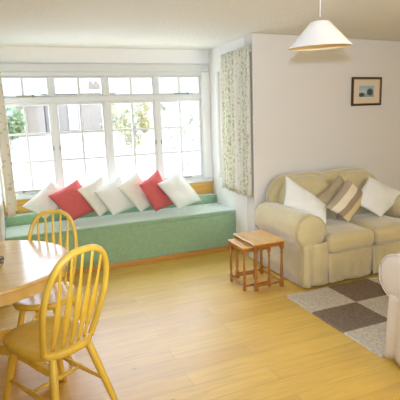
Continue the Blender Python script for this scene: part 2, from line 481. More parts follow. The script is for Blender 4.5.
# ------------------------------------------------------------------ big window
def casement_window(name, x0, x1, z0, z1, lights, y=0.0, parent=None):
    """timber window in local XZ, looking along y; lights = list of (a,b) glazed widths"""
    root = struct(empty(name))
    zt0, zt1 = 1.775, 1.835        # transom rail between casement and top light
    fr = bmesh.new()
    box(fr, (x0, y-.05, z1-.045), (x1, y+.05, z1)); box(fr, (x0, y-.05, z0), (x1, y+.05, z0+.02))
    box(fr, (x0, y-.05, z0+.02), (x0+.02, y+.05, z1-.045)); box(fr, (x1-.02, y-.05, z0+.02), (x1, y+.05, z1-.045))
    box(fr, (x0+.02, y-.05, zt0), (x1-.02, y+.05, zt1))
    for (a0, a1), (b0, b1) in zip(lights[:-1], lights[1:]):
        c = (a1+b0)/2
        box(fr, (c-.028, y-.05, z0+.02), (c+.028, y+.05, zt0)); box(fr, (c-.028, y-.05, zt1), (c+.028, y+.05, z1-.045))
    f = link('window_frame', fr, M['white'], root, bevel=.006)
    for i, (a, b) in enumerate(lights):
        for kind, (za, zb), bars in (('casement', (z0+.022, zt0-.002), 2), ('top_light', (zt1+.002, z1-.047), 0)):
            s = bmesh.new(); r = .028 if kind == 'casement' else .02
            rb = .03 if kind == 'casement' else .016
            A, B = a-.026, b+.026
            box(s, (A, y-.035, za), (A+r, y+.02, zb)); box(s, (B-r, y-.035, za), (B, y+.02, zb))
            box(s, (A+r, y-.035, za), (B-r, y+.02, za+rb)); box(s, (A+r, y-.035, zb-r), (B-r, y+.02, zb))
            o = link(kind+'_sash' if kind == 'casement' else kind, s, M['white'], root, bevel=.004)
            g = bmesh.new(); c = (a+b)/2
            box(g, (c-.0125, y-.026, za+rb), (c+.0125, y+.012, zb-r))
            for k in range(1, bars+1):
                z = za+rb+(zb-r-za-rb)*k/3
                for q0, q1 in ((A+r, c-.0125), (c+.0125, B-r)): box(g, (q0, y-.026, z-.0115), (q1, y+.012, z+.0115))
            link('glazing_bar', g, M['white'], o)
            p = bmesh.new(); box(p, (A+r, y-.008, za+rb), (B-r, y-.004, zb-r)); link('pane', p, M['glass'], o)
            if kind == 'casement' or i in (0, 3):
                h = bmesh.new()
                if kind == 'casement' and i in (0, 3):
                    box(h, (c-.11, y-.06, za+.010), (c+.11, y-.045, za+.024)); box(h, (c-.11, y-.06, za+.0), (c-.09, y-.03, za+.03))
                    link('stay_bar', h, M['brass'], o)
                elif kind == 'top_light':
                    box(h, (c-.07, y-.06, za+.004), (c+.11, y-.045, za+.018)); box(h, (c+.09, y-.06, za-.004), (c+.11, y-.03, za+.022))
                    link('stay_bar', h, M['brass'], o)
                if kind == 'casement':
                    e = B if i % 2 == 0 else A
                    hh = bmesh.new(); xo = e-.012 if i % 2 == 0 else e+.012
                    box(hh, (xo-.006, y-.055, 1.25), (xo+.006, y-.035, 1.30)); link('catch', hh, M['brass'], o)
    return root
LI = [(-.095, .400), (.495, .990), (1.090, 1.590), (1.690, 2.185)]
w1 = casement_window('window_1', WX0, WX1, WB, WT, LI); w1.location = (0, YB+.02, 0)
# right side window behind the curtain, left one likewise (local x runs along world y)
def side_window(name, x, sgn):
    w = struct(empty(name, (x, SY0, 0), PI/2))
    W = SY1-SY0
    fr = bmesh.new()
    for lo, hi in (((0, -.04, SZ0), (.04, .04, SZ1)), ((W-.04, -.04, SZ0), (W, .04, SZ1)), ((.04, -.04, SZ0), (W-.04, .04, SZ0+.04)),
                   ((.04, -.04, SZ1-.04), (W-.04, .04, SZ1)), ((.04, -.04, 1.77), (W-.04, .04, 1.84))): box(fr, lo, hi)
    f = link('window_frame', fr, M['white'], w, bevel=.004)
    g = bmesh.new(); box(g, (W/2-.009, -.015, SZ0+.04), (W/2+.009, .015, 1.77))
    for z in (1.14, 1.45): box(g, (.04, -.014, z-.009), (W-.04, .014, z+.009))
    link('glazing_bar', g, M['white'], f)
    for a, b in ((SZ0+.04, 1.77), (1.84, SZ1-.04)):
        p = bmesh.new(); box(p, (.04, -.003, a), (W-.04, .003, b)); link('pane', p, M['glass'], w)
    return w
side_window('window_2', xr(SY0)+.07, 1); side_window('window_3', XL-.07, -1)
# rear window
w = struct(empty('window_4', (0, YREAR-.1, 0)))
fr = boxes([((RX0, -.04, RZ0), (RX1, .04, RZ0+.06)), ((RX0, -.04, RZ1-.06), (RX1, .04, RZ1)), ((RX0, -.04, RZ0+.06), (RX0+.06, .04, RZ1-.06)),
    ((RX1-.06, -.04, RZ0+.06), (RX1, .04, RZ1-.06)), (((RX0+RX1)/2-.03, -.04, RZ0+.06), ((RX0+RX1)/2+.03, .04, RZ1-.06))])
link('window_frame', fr, M['white'], w, bevel=.006)
for a, b in ((RX0+.06, (RX0+RX1)/2-.03), ((RX0+RX1)/2+.03, RX1-.06)):
    p = bmesh.new(); box(p, (a, -.004, RZ0+.06), (b, .004, RZ1-.06)); link('pane', p, M['glass'], w)

# trims: head moulding, sill board, pine strip under the sill, skirting
struct(link('trim_1', boxes([((XL, YB-.03, WT+.0), (XR, YB, WT+.085)), ((XL, YB-.04, WT+.085), (XR, YB, WT+.10))]), M['white'], bevel=.006))
struct(link('trim_2', boxes([((XL, YB-.06, WB-.045), (XR, YB+.0, WB-.0))]), M['white'], bevel=.008))
struct(link('trim_3', boxes([((XL, YB-.045, .585), (XR, YB-.0, WB-.045))]), M['pinet'], bevel=.004))
struct(link('baseboard_left', boxes([((XFARL, YREAR, 0), (XFARL+.02, YM, .1))]), M['white'], bevel=.004))

# ------------------------------------------------------------------ window seat
ws = tag(empty('window_seat', (1.08, 5.0, 0)), 'long green upholstered window seat box filling the bay', 'window seat')
X0, X1 = XL+.005-1.08, XR-.005-1.08
bm = bmesh.new(); box(bm, (X0, 4.675-5, .0), (X1, 5.30-5, .052)); skew(link('plinth', bm, M['pine'], ws, bevel=.003), 1.08, 5, 2.2)
bm = bmesh.new(); box(bm, (X0, 4.666-5, .053), (X1, 5.31-5, .438)); skew(link('base_box', bm, M['green'], ws, bevel=.012), 1.08, 5, 2.2)
bm = bmesh.new(); rbox(bm, ((X0+X1)/2, (4.662+5.19)/2-5, .459), (X1-X0, .528, .042), .012, (0, 0, .003), 12, .001); skew(link('seat_pad', bm, M['green'], ws, smooth=True), 1.08, 5, 2.2)
bm = bmesh.new(); rbox(bm, ((X0+X1)/2, 5.25-5, .51), (X1-X0, .11, .15), .02, (0, 0, 0), 12, .002); skew(link('back_pad', bm, M['green'], ws, smooth=True), 1.08, 5, 2.2)

GW = 'scatter cushions along the window seat'
pillow('white cushion at the left end of the window seat, left of the first red one', (.035,4.98,.690),(.335,5.12,.895),(.517,5.14,.684),(.239,4.98,.54),.12,M['whitec'],GW,1)
pillow('larger red cushion near the left end of the window seat', (.297,4.93,.774),(.609,5.11,.890),(.808,5.10,.548),(.507,4.93,.50),.13,M['redc'],GW,2)
pillow('cream cushion right against the larger red cushion on its right side', (.599,4.95,.805),(.877,5.12,.905),(1.042,5.12,.56),(.803,4.97,.50),.11,M['creamc'],GW,3)
pillow('cream cushion in the middle of the window seat, fourth from the left', (.774,4.93,.769),(1.081,5.12,.895),(1.289,5.12,.543),(.954,4.95,.495),.12,M['whitec'],GW,4)
pillow('white cushion half hidden behind the slimmer red cushion', (1.028,4.93,.799),(1.282,5.12,.912),(1.511,5.12,.556),(1.271,4.97,.50),.11,M['creamc'],GW,5)
pillow('slimmer red cushion between two white ones at the right end of the window seat', (1.268,4.91,.802),(1.532,5.10,.924),(1.697,5.08,.516),(1.437,4.93,.50),.12,M['redc'],GW,6)
pillow('plump white cushion at the right end of the window seat', (1.484,4.91,.793),(1.793,5.10,.888),(2.036,5.05,.534),(1.711,4.91,.495),.13,M['whitec'],GW,7)

# ------------------------------------------------------------------ curtains
def curtain(label, x, y0, y1, z0, z1, amp, waves, seed, side):
    root = tag(empty('curtain', (x, y0, z0)), label, 'curtain', 'floral curtains at the bay window')
    bm = bmesh.new(); uvl = bm.loops.layers.uv.new('UVMap')
    nu, nv = 90, 24; V = []
    L = 0; us = []
    for i in range(nu+1): us.append(i/nu*1.45)      # cloth is about twice as wide as the rail it hangs on
    for j in range(nv+1):
        t = j/nv; row = []
        for i in range(nu+1):
            s = i/nu
            ph = s*waves*2*PI+.8*math.sin(s*9+seed)
            a = amp*(.75+.35*math.sin(s*17+seed*2))*(1-.35*t**6)
            if t > .93: a *= .6
            dx = a*math.sin(ph)+.006*mnoise.noise(Vector((s*6, t*2, seed)))
            yy = (y1-y0)*s*(1-.04*(t-.5))
            row.append(bm.verts.new((side*dx, yy, (z1-z0)*t+.006*math.sin(ph)*(1-t))))
        V.append(row)
    for j in range(nv):
        for i in range(nu):
            f = bm.faces.new((V[j][i], V[j][i+1], V[j+1][i+1], V[j+1][i]))
            for lp, (a, b) in zip(f.loops, ((i, j), (i+1, j), (i+1, j+1), (i, j+1))):
                lp[uvl].uv = (us[a], (z1-z0)*b/nv)
    o = link('curtain_cloth', bm, M['curtain'], root, smooth=True)
    md = o.modifiers.new('thick', 'SOLIDIFY'); md.thickness = .003
    return root
curtain('floral curtain on the right side of the bay, above the window seat end', xr(4.13)-.042, 4.135, 4.87, .72, 2.24, .026, 8, 1.3, 1).rotation_euler = (0, 0, -math.atan(.06))
curtain('floral curtain at the far left edge, above the left end of the window seat', -.082, 4.36, 5.05, .745, 2.24, .046, 7, 4.1, 1)
for x, a, lb in ((xr(4.16)-.008, -math.atan(.06), 'white curtain rail behind the right floral curtain'), (-.158, 0, 'white curtain rail behind the left floral curtain')):
    bm = bmesh.new(); box(bm, (-.006, 0, 2.185), (.006, .72, 2.205))
    r = tag(link('curtain_rail', bm, M['curtrail'], bevel=.002), lb, 'curtain rail'); r.location = (x, 4.16, 0); r.rotation_euler = (0, 0, a)

# ------------------------------------------------------------------ dining table
tb = tag(empty('dining_table', (-.302, 2.968, 0)), 'round beech dining table with glossy top beside the windsor chairs', 'table')
bm = bmesh.new()
lathe(bm, [(.51, .714), (.553, .714), (.567, .719), (.572, .728), (.570, .736), (.563, .740)], 96)
link('tabletop', bm, M['beecht'], tb, smooth=False)
bm = bmesh.new()
lathe(bm, [(.528, .650), (.543, .652), (.543, .7135), (.513, .7135), (.513, .650), (.528, .650)], 96, cap=False)
link('apron', bm, M['beecht'], tb)
bm = bmesh.new()
lathe(bm, [(.11, .7135), (.11, .69), (.06, .67), (.05, .62), (.062, .58), (.05, .54), (.046, .48), (.065, .42), (.082, .36), (.075, .30), (.07, .27), (.085, .25), (.085, .12), (.05, .10)], 32)
link('pedestal', bm, M['beech'], tb, smooth=True)
bm = bmesh.new()
for a in (0, PI/2):
    mt = Matrix.Rotation(a+.5, 4, 'Z'); box(bm, (-.45, -.025, .675), (.45, .025, .7135), mt) if a == 0 else box(bm, (-.45, -.025, .674), (.45, .025, .7125), mt)
link('bearer', bm, M['beech'], tb, bevel=.003)
a0 = math.atan2(-.26, .42)
for k in range(4):
    bm = bmesh.new()
    ctl = [(.06, .20), (.16, .205), (.27, .165), (.37, .10), (.46, .055), (.52, .045)]
    hh = [.07, .065, .06, .055, .05, .045]
    top = catmull([(r, 0, z+h/2) for (r, z), h in zip(ctl, hh)], 4); bot = catmull([(r, 0, z-h/2) for (r, z), h in zip(ctl, hh)], 4)
    prof = [(p.x, p.z) for p in bot]+[(p.x, p.z) for p in reversed(top)]
    prism(bm, prof, 'y', -.028, .028, Matrix.Rotation(a0+k*PI/2, 4, 'Z'))
    ft = link('foot', bm, M['beech'], tb, bevel=.006)
    bm = bmesh.new(); lathe(bm, [(.018, 0), (.02, .004), (.02, .031)], 14, Matrix.Rotation(a0+k*PI/2, 4, 'Z') @ Matrix.Translation((.49, 0, 0)))
    link('glide', bm, M['nest'], ft)
# small glass holder with a dark stub on the table
g = tag(empty('candle_holder', (-.155, 2.915, .7405)), 'small clear glass candle holder on the dining table at the left edge', 'candle holder')
bm = bmesh.new(); lathe(bm, [(.022, 0), (.030, .004), (.034, .035), (.032, .045), (.028, .045), (.029, .03), (.018, .012)], 24)
link('glass_cup', bm, M['cglass'], g, smooth=True)
bm = bmesh.new(); lathe(bm, [(.016, .0135), (.016, .03), (.012, .032)], 16); link('candle', bm, M['dark'], g, smooth=True)

# ------------------------------------------------------------------ windsor chairs
def make_chair(loc, rz, label, sc=(1, 1, 1)):
    root = tag(empty('windsor_chair', loc, rz), label, 'chair', 'hoop back chairs around the dining table')
    root.scale = sc
    # seat: faces +y
    bm = bmesh.new(); n = 56; rings = []
    def outline(k, sc):
        a = 2*PI*k/n; c, s = math.cos(a), math.sin(a)
        ex = 2/2.7
        w = .200-.018*(-s if s < 0 else 0)+.008*(s if s > 0 else 0)
        return (math.copysign(abs(c)**ex, c)*w*sc, math.copysign(abs(s)**ex, s)*.236*sc+.028)
    for sc, z in ((.90, .402), (.965, .406), (.995, .418), (1.0, .430), (.985, .440), (.95, .444), (.8, .441), (.55, .434), (.25, .431)):
        rings.append([bm.verts.new((*outline(k, sc), z)) for k in range(n)])
    for i in range(len(rings)-1):
        for k in range(n): bm.faces.new((rings[i][k], rings[i][(k+1) % n], rings[i+1][(k+1) % n], rings[i+1][k]))
    bm.faces.new(rings[0][::-1]); bm.faces.new(rings[-1])
    link('seat', bm, M['beech'], root, smooth=True)
    H, REC, ZT, ZS = .18, .19, .955, .442
    def back(x, t, extra=0):      # t 0..1 height fraction -> y recline
        return (x, -.147-REC*t-extra, ZS+(ZT-ZS)*t)
    ctl = []
    for x, t in ((-.145, -.02), (-.163, .18), (-.178, .40), (-.180, .58), (-.164, .76), (-.126, .91), (-.068, .985), (0, 1.0)):
        ctl.append(back(x, t))
    ctl += [(-p[0], p[1], p[2]) for p in reversed(ctl[:-1])]
    pts = catmull(ctl, 5)
    bm = bmesh.new()
    tube(bm, pts, .0185, 12, ref=(0, -1, -.35), flat=.78)
    link('hoop', bm, M['beech'], root, smooth=True)
    for k in range(5):
        u = (k-2)/2                        # -1..1
        xb, xt = u*.095, u*.118
        # top end on the hoop
        up = [p for p in pts if p.z > ZS+.55*(ZT-ZS)]
        hp = min(up, key=lambda p: abs(p.x-xt))
        tt = (hp.z-ZS)/(ZT-ZS)
        b0 = Vector((xb, -.168+.02*u*u, ZS-.006)); b1 = Vector(back(xt, tt-.012))
        bm = bmesh.new(); P = []; R = []
        for q in range(13):
            s = q/12; P.append(b0.lerp(b1, s)-Vector((0, .012*math.sin(PI*s), 0)))
            R.append(.0098+.0125*math.exp(-((s-.40)/.20)**2)-.0015*s)
        tube(bm, P, R, 10, ref=(1, 0, 0), flat=.5)
        link('spindle', bm, M['beech'], root, smooth=True)
    legs = {}
    for sx, sy in ((-1, 1), (1, 1), (-1, -1), (1, -1)):
        t0 = Vector((sx*.108, -.160 if sy < 0 else .185, .4085)); t1 = Vector((sx*.198, -.275 if sy < 0 else .235, 0))
        bm = bmesh.new(); P = []; R = []
        for s, r in ((0, .016), (.05, .020), (.35, .0215), (.55, .019), (.60, .0195), (.85, .0155), (1, .014)):
            P.append(t0.lerp(t1, s)); R.append(r)
        tube(bm, P, R, 14); link('leg', bm, M['beech'], root, smooth=True); legs[(sx, sy)] = (t0, t1)
    for sx in (-1, 1):
        f = legs[(sx, 1)]; r = legs[(sx, -1)]
        A = f[0].lerp(f[1], .52); B = r[0].lerp(r[1], .52); bm = bmesh.new()
        P = [A.lerp(B, s) for s in (0, .2, .5, .8, 1)]
        tube(bm, P, [.008, .011, .0135, .011, .008], 12); link('side_stretcher', bm, M['beech'], root, smooth=True)
        if sx == -1: m0 = A.lerp(B, .5)
        else: m1 = A.lerp(B, .5)
    bm = bmesh.new(); tube(bm, [m0.lerp(m1, s) for s in (.03, .25, .5, .75, .97)], [.008, .0105, .013, .0105, .008], 12)
    link('cross_stretcher', bm, M['beech'], root, smooth=True)
    return root
make_chair((.086, 2.402, 0), math.radians(29.5), 'beech hoop back windsor chair nearest the camera, in front of the table', (1, 1, 1.04))
make_chair((.108, 3.172, 0), math.radians(160), 'beech hoop back windsor chair behind the table, before the window seat', (.95, .97, .965))

# ------------------------------------------------------------------ nest of tables
def nest_table(label, x0, x1, y0, y1, h, leg_in, leg_r, bars):
    """bars: which sides have a low rail"""
    cx, cy = (x0+x1)/2, (y0+y1)/2
    root = tag(empty('nest_table', (cx, cy, 0)), label, 'side table', 'nest of small turned leg tables')
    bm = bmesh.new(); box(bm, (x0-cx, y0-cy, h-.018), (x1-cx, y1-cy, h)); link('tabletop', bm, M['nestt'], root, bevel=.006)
    lx0, lx1, ly0, ly1 = x0+leg_in-cx, x1-leg_in-cx, y0+leg_in-cy, y1-leg_in-cy
    ap = bmesh.new(); a = .035
    for n_ in bars:
        if n_ == 'front': box(ap, (lx0+leg_r, ly0-.008, h-.018-a), (lx1-leg_r, ly0+.008, h-.0185))
        if n_ == 'back': box(ap, (lx0+leg_r, ly1-.008, h-.018-a), (lx1-leg_r, ly1+.008, h-.0185))
        if n_ == 'right': box(ap, (lx1-.008, ly0+leg_r, h-.018-a), (lx1+.008, ly1-leg_r, h-.0185))
        if n_ == 'left': box(ap, (lx0-.008, ly0+leg_r, h-.018-a), (lx0+.008, ly1-leg_r, h-.0185))
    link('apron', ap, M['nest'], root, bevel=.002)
    r = leg_r; hb = h-.0185
    for lx in (lx0, lx1):
        for ly in (ly0, ly1):
            bm = bmesh.new()
            mt = Matrix.Translation((lx, ly, 0))
            box(bm, (-r, -r, 0), (r, r, .075), mt); box(bm, (-r, -r, hb-.06), (r, r, hb), mt)
            lathe(bm, [(r*.6, .074), (r*.95, .085), (r*.55, .10), (r*.9, .115), (r*.95, .16), (r*.75, .22), (r*.62, hb-.12), (r*.9, hb-.10), (r*.55, hb-.085), (r*.95, hb-.07), (r*.6, hb-.059)], 14, mt)
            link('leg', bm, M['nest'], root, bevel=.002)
    st = bmesh.new(); z0, z1 = .035, .055
    for n_ in bars:
        if n_ == 'front': box(st, (lx0+r, ly0-.007, z0), (lx1-r, ly0+.007, z1))
        if n_ == 'back': box(st, (lx0+r, ly1-.007, z0), (lx1-r, ly1+.007, z1))
        if n_ == 'right': box(st, (lx1-.007, ly0+r, z0), (lx1+.007, ly1-r, z1))
        if n_ == 'left': box(st, (lx0-.007, ly0+r, z0), (lx0+.007, ly1-r, z1))
    link('stretcher', st, M['nest'], root, bevel=.002)
    return root
nest_table('larger honey-brown nest table beside the left sofa arm', 1.87, 2.195, 3.395, 3.825, .45, .028, .016, ('front', 'back', 'right'))
nest_table('smaller nest table tucked partly under the larger one, on its left', 1.785, 2.085, 3.452, 3.768, .415, .022, .013, ('front', 'back', 'left'))

# ------------------------------------------------------------------ slipcovered seats
def arc(cx, cz, r, a0, a1, n):
    return [(cx+r*math.cos(math.radians(a0+(a1-a0)*i/n)), cz+r*math.sin(math.radians(a0+(a1-a0)*i/n))) for i in range(n+1)]

def slip_sofa(root, w_in, n_seats, mat, arm_top=.672, back_h=.955, depth=.82, z0=.022, hump=True, pin=0):
    """local frame: faces -y, origin on the floor at the centre; front of arms at y=-depth/2"""
    yf, yb = -depth/2, depth/2
    hi = w_in/2
    r = .150; zc = arm_top-r
    for s in (-1, 1):
        # roll arm profile, left-hand version (x negative = outside)
        cx = -hi-.162
        prof = [(-hi-.264+pin, z0), (-hi-.254+pin, .15), (-hi-.246+pin*.8, zc-.155)]+arc(cx, zc, r, 228, -48, 30)+[(-hi-.025, .34), (-hi+.005, .20), (-hi+.015, z0)]
        if s == 1: prof = [(-x, z) for x, z in prof]
        bm = bmesh.new()
        # several slices so the cloth can sag and wrinkle
        ns = 14; rows = []
        for i in range(ns+1):
            t = i/ns; y = yf+.012+(depth-.035)*t
            row = []
            for k, (px, pz) in enumerate(prof):
                w = mnoise.noise_vector(Vector((px*5, y*4, pz*5)))*.006
                inset = .0
                if i == 0: inset = .018
                cxx = cx*(-s) if s == 1 else cx
                q = Vector((px, 0, pz)); cc = Vector((-s*0+((cx) if s == -1 else -cx), 0, zc-.08))
                q = cc+(q-cc)*(1-inset/.25)
                if pz <= z0+1e-4: q.z = z0
                row.append(bm.verts.new((q.x+w.x, y-(0 if i else .0)+(.0), max(z0, q.z+(w.z if pz > z0+.01 else 0)+(.012*math.sin(t*PI) if pz > zc else 0)))))
            rows.append(row)
        n = len(prof)
        for i in range(ns):
            for k in range(n):
                bm.faces.new((rows[i][k], rows[i][(k+1) % n], rows[i+1][(k+1) % n], rows[i+1][k]))
        bm.faces.new(rows[0][::-1]); bm.faces.new(rows[-1])
        arm = link('arm', bm, mat, root, smooth=True)
        # gathered round scroll facing, and the hanging cloth panel below it
        ccx = cx if s == -1 else -cx
        bm = bmesh.new(); prev = None; cen = bm.verts.new((ccx, yf-.012, zc))
        for rr, dy in ((.25, -.015), (.55, -.013), (.80, -.007), (.93, .002), (.985, .016)):
            ring = []
            for k in range(48):
                a = 2*PI*k/48; w = .0035*math.sin(k*PI*.75+.4*math.sin(k))*rr*(1-abs(rr-.6))
                ring.append(bm.verts.new((ccx+math.cos(a)*r*rr, yf+dy+w, zc+math.sin(a)*r*rr)))
            for k in range(48):
                if prev is None: bm.faces.new((cen, ring[k], ring[(k+1) % 48]))
                else: bm.faces.new((prev[k], ring[k], ring[(k+1) % 48], prev[(k+1) % 48]))
            prev = ring
        link('scroll_facing', bm, mat, arm, smooth=True)
        bm = bmesh.new(); tube(bm, [Vector((ccx+math.cos(2*PI*k/40)*r*.985, yf+.004, zc+math.sin(2*PI*k/40)*r*.985)) for k in range(41)], .0055, 8); link('piping', bm, mat, arm, smooth=True)
        bm = bmesh.new(); rows2 = []; xa, xb = sorted((ccx-s*-.105 if False else (-hi-.250+pin)*(-s if s == 1 else 1), (-hi+.018)*(-s if s == 1 else 1)))
        for j in range(11):
            t = j/10; z = (zc-r*.72)*(1-t)+z0*t; row = []
            for i in range(29):
                u = i/28
                d = (.004+.010*t)*math.sin(u*13+1.3*s+1.5*math.sin(u*4))+.008*mnoise.noise(Vector((u*4, t*3, s)))
                ed = .012*(math.exp(-(u/.05)**2)+math.exp(-((1-u)/.05)**2))
                fl = .006*t*(2*u-1)
                row.append(bm.verts.new((xa+(xb-xa)*u+fl, yf-.008-.014*t-d+ed, z)))
            rows2.append(row)
        for j in range(10):
            for i in range(28): bm.faces.new((rows2[j][i], rows2[j][i+1], rows2[j+1][i+1], rows2[j+1][i]))
        o = link('front_panel', bm, mat, arm, smooth=True); md = o.modifiers.new('thick', 'SOLIDIFY'); md.thickness = .006; md.offset = 1
    # carcass
    bm = bmesh.new(); rbox(bm, (0, (yf+.03+yb-.05)/2, (z0+.30)/2), (w_in-.034, depth-.09, .30-z0), .02, n=6); link('base', bm, mat, root, smooth=True)
    # pleated skirt panels on the front, one per seat
    sw = (w_in-.02)/n_seats
    for k in range(n_seats):
        x0 = -w_in/2+.01+k*sw; bm = bmesh.new(); nn = 36; rows = []
        for j in range(9):
            t = j/8; z = .300*(1-t)+z0*t; row = []
            for i in range(nn+1):
                u = i/nn
                d = .010*t*math.sin(u*11+k*2+.7)+.006*t*math.sin(u*31+k)+.006*mnoise.noise(Vector((u*5, t*2, k)))
                ed = .014*t*(math.exp(-(u/.04)**2)+math.exp(-((1-u)/.04)**2))
                row.append(bm.verts.new((x0+sw*(.006+.988*u), yf-.006-.018*t-d+ed, z)))
            rows.append(row)
        for j in range(8):
            for i in range(nn): bm.faces.new((rows[j][i], rows[j][i+1], rows[j+1][i+1], rows[j+1][i]))
        o = link('skirt_panel', bm, mat, root, smooth=True)
        md = o.modifiers.new('thick', 'SOLIDIFY'); md.thickness = .006; md.offset = 0
    # seat cushions
    cw = w_in/n_seats
    for k in range(n_seats):
        bm = bmesh.new(); cxk = -w_in/2+cw*(k+.5)
        rbox(bm, (cxk, (yf-.060+yb-.27)/2, .386), (cw-.004, depth-.21, .175), .062, (0, .012, .020), 14, .009, k+1)
        c = link('seat_cushion', bm, mat, root, smooth=True)
    # back frame with rounded humps
    bm = bmesh.new(); nb = 48; W = w_in/2+.175
    def topz(x):
        if hump and n_seats == 2:
            u = abs(x)/W
            base = back_h-.008-.020*math.exp(-(x/.05)**2)
        else:
            u = abs(x)/W; base = back_h-.008
        edge = max(0, (u-.60)/.40)
        return base-.30*(1-math.sqrt(max(0, 1-edge**2.3)))
    def slab(y_front_low, y_front_top, thick, xa, xb, fz, zlow, name, rnd=.05, par=None):
        bm = bmesh.new(); nx, nz = 44, 14; rings = []
        F = []; Bk = []
        for i in range(nx+1):
            x = xa+(xb-xa)*i/nx; zt = fz(x)
            cf, cb = [], []
            for j in range(nz+1):
                t = j/nz; z = zlow+(zt-zlow)*math.sin(t*PI/2)**.9
                v = (z-zlow)/max(1e-3, zt-zlow)
                yl = y_front_low+(y_front_top-y_front_low)*(z-zlow)/(back_h-zlow)
                ex = min(1, (x-xa)/rnd, (xb-x)/rnd); ex = math.sqrt(max(0, 1-(1-ex)**2))
                ez = min(1, (zt-z)/rnd); ez = math.sqrt(max(0, 1-(1-ez)**2))
                th = thick*.5*ex*ez
                w = mnoise.noise(Vector((x*4, z*5, 3)))*.008
                cf.append(bm.verts.new((x, yl+thick/2-th+w*ex*ez, z))); cb.append(bm.verts.new((x, yl+thick/2+th, z)))
            F.append(cf); Bk.append(cb)
        for i in range(nx):
            for j in range(nz):
                bm.faces.new((F[i][j], F[i+1][j], F[i+1][j+1], F[i][j+1])); bm.faces.new((Bk[i][j], Bk[i][j+1], Bk[i+1][j+1], Bk[i+1][j]))
            bm.faces.new((F[i][0], Bk[i][0], Bk[i+1][0], F[i+1][0]))
        bmesh.ops.remove_doubles(bm, verts=bm.verts[:], dist=1e-4)
        return link(name, bm, mat, root, smooth=True)
    slab(yb-.20, yb-.13, .17, -W, W, topz, z0+.02, 'back')
    for k in range(n_seats):
        c0 = -w_in/2+cw*k; c1 = c0+cw
        a = c0-(.12 if k == 0 else -.004); b = c1+(.12 if k == n_seats-1 else -.004)
        cxk = (a+b)/2; hw = (b-a)/2
        def fz(x, cxk=cxk, hw=hw):
            u = abs((x-cxk)/hw)
            return .45+(back_h-.022-.45)*(1-min(.999, u)**3.6)**.42
        slab(yb-.335, yb-.245, .155, a, b, fz, .45, 'back_cushion', .07)
    return root

sofa = tag(empty('sofa', (3.075, 3.672, 0)), 'sand coloured two seat sofa with roll arms under the framed picture', 'sofa')
slip_sofa(sofa, 1.06, 2, M['sofa'])
arm = tag(empty('armchair', (2.535, 1.575, 0), -PI/2), 'pale slipcovered armchair cut off by the right edge, on the rug corner', 'armchair')
slip_sofa(arm, .56, 1, M['chairc'], arm_top=.705, back_h=.95, depth=.86, pin=.035)

GS = 'scatter cushions on the sofa'
pillow('white cushion leaning on the left arm of the sofa', (2.335,3.64,.70),(2.458,3.80,.948),(2.818,3.62,.642),(2.702,3.48,.505),.12,M['whitec'],GS,11)
pillow('dull brown cushion half hidden behind the striped diamond cushion', (2.759,3.70,.713),(3.101,3.78,.902),(3.283,3.72,.634),(2.904,3.60,.50),.09,M['tan'],GS,12)
pillow('striped cushion in cream, brown and gold standing on its corner mid sofa', (2.767,3.57,.641),(3.094,3.66,.874),(3.384,3.66,.68),(2.97,3.48,.49),.11,M['stripe'],GS,13)
pillow('white cushion leaning on the back at the right side of the sofa', (3.12,3.60,.653),(3.435,3.72,.869),(3.894,3.66,.636),(3.396,3.50,.485),.12,M['whitec'],GS,14)

# ------------------------------------------------------------------ rug
bm = bmesh.new(); rx0, rx1, ry0, ry1 = 0, .455*4, 0, .38*3
nx, ny = 150, 94; V = []
for j in range(ny+1):
    row = []
    for i in range(nx+1):
        x = rx0+(rx1-rx0)*i/nx; y = ry0+(ry1-ry0)*j/ny
        e = min(i, nx-i, j, ny-j)
        z = .012+.004*mnoise.noise(Vector((x*60, y*60, 0)))
        if e == 0: z = .002; x += .006*mnoise.noise(Vector((x*40, y*40, 5))); y += .006*mnoise.noise(Vector((x*40, y*40, 9)))
        row.append(bm.verts.new((x, y, z)))
    V.append(row)
for j in range(ny):
    for i in range(nx): bm.faces.new((V[j][i], V[j][i+1], V[j+1][i+1], V[j+1][i]))
rim = [V[0][i] for i in range(nx+1)]+[V[j][nx] for j in range(1, ny+1)]+[V[ny][i] for i in range(nx-1, -1, -1)]+[V[j][0] for j in range(ny-1, 0, -1)]
bm.faces.new(rim[::-1])
rug = tag(link('rug', bm, M['rug']), 'brown and grey-beige chequered pile rug before the sofa', 'rug')
rug.location = (2.062, 2.065, 0)

# ------------------------------------------------------------------ picture on the wall
pc = Vector((3.835, ymain(3.835), 1.781))
pic = tag(empty('framed_picture', pc, TH), 'small dark framed picture with wide cream mount above the sofa', 'picture')
PW, PH = .235, .160
bm = bmesh.new(); fw = .022
for lo, hi in (((-PW, -.022, PH-fw), (PW, -.002, PH)), ((-PW, -.022, -PH), (PW, -.002, -PH+fw)), ((-PW, -.022, -PH+fw), (-PW+fw, -.002, PH-fw)), ((PW-fw, -.022, -PH+fw), (PW, -.002, PH-fw))): box(bm, lo, hi)
link('picture_frame', bm, M['frame'], pic, bevel=.003)
bm = bmesh.new(); g = .006; a, b = PW-fw, PH-fw
for lo, hi in (((-a, -.018, b-g), (a, -.003, b)), ((-a, -.018, -b), (a, -.003, -b+g)), ((-a, -.018, -b+g), (-a+g, -.003, b-g)), ((a-g, -.018, -b+g), (a, -.003, b-g))): box(bm, lo, hi)
link('gilt_slip', bm, M['gilt'], pic)
bm = bmesh.new(); box(bm, (-a+g, -.010, -b+g), (a-g, -.004, b-g)); link('mount', bm, M['mount'], pic)
bm = bmesh.new(); uvl = bm.loops.layers.uv.new('UVMap')
x0, x1, z0, z1 = -.120, .118, -.062, .062
vs = box(bm, (x0, -.0125, z0), (x1, -.0102, z1))
for f in bm.faces:
    for lp in f.loops: lp[uvl].uv = ((lp.vert.co.x-x0)/(x1-x0), (lp.vert.co.z-z0)/(z1-z0))
link('print', bm, M['print'], pic)

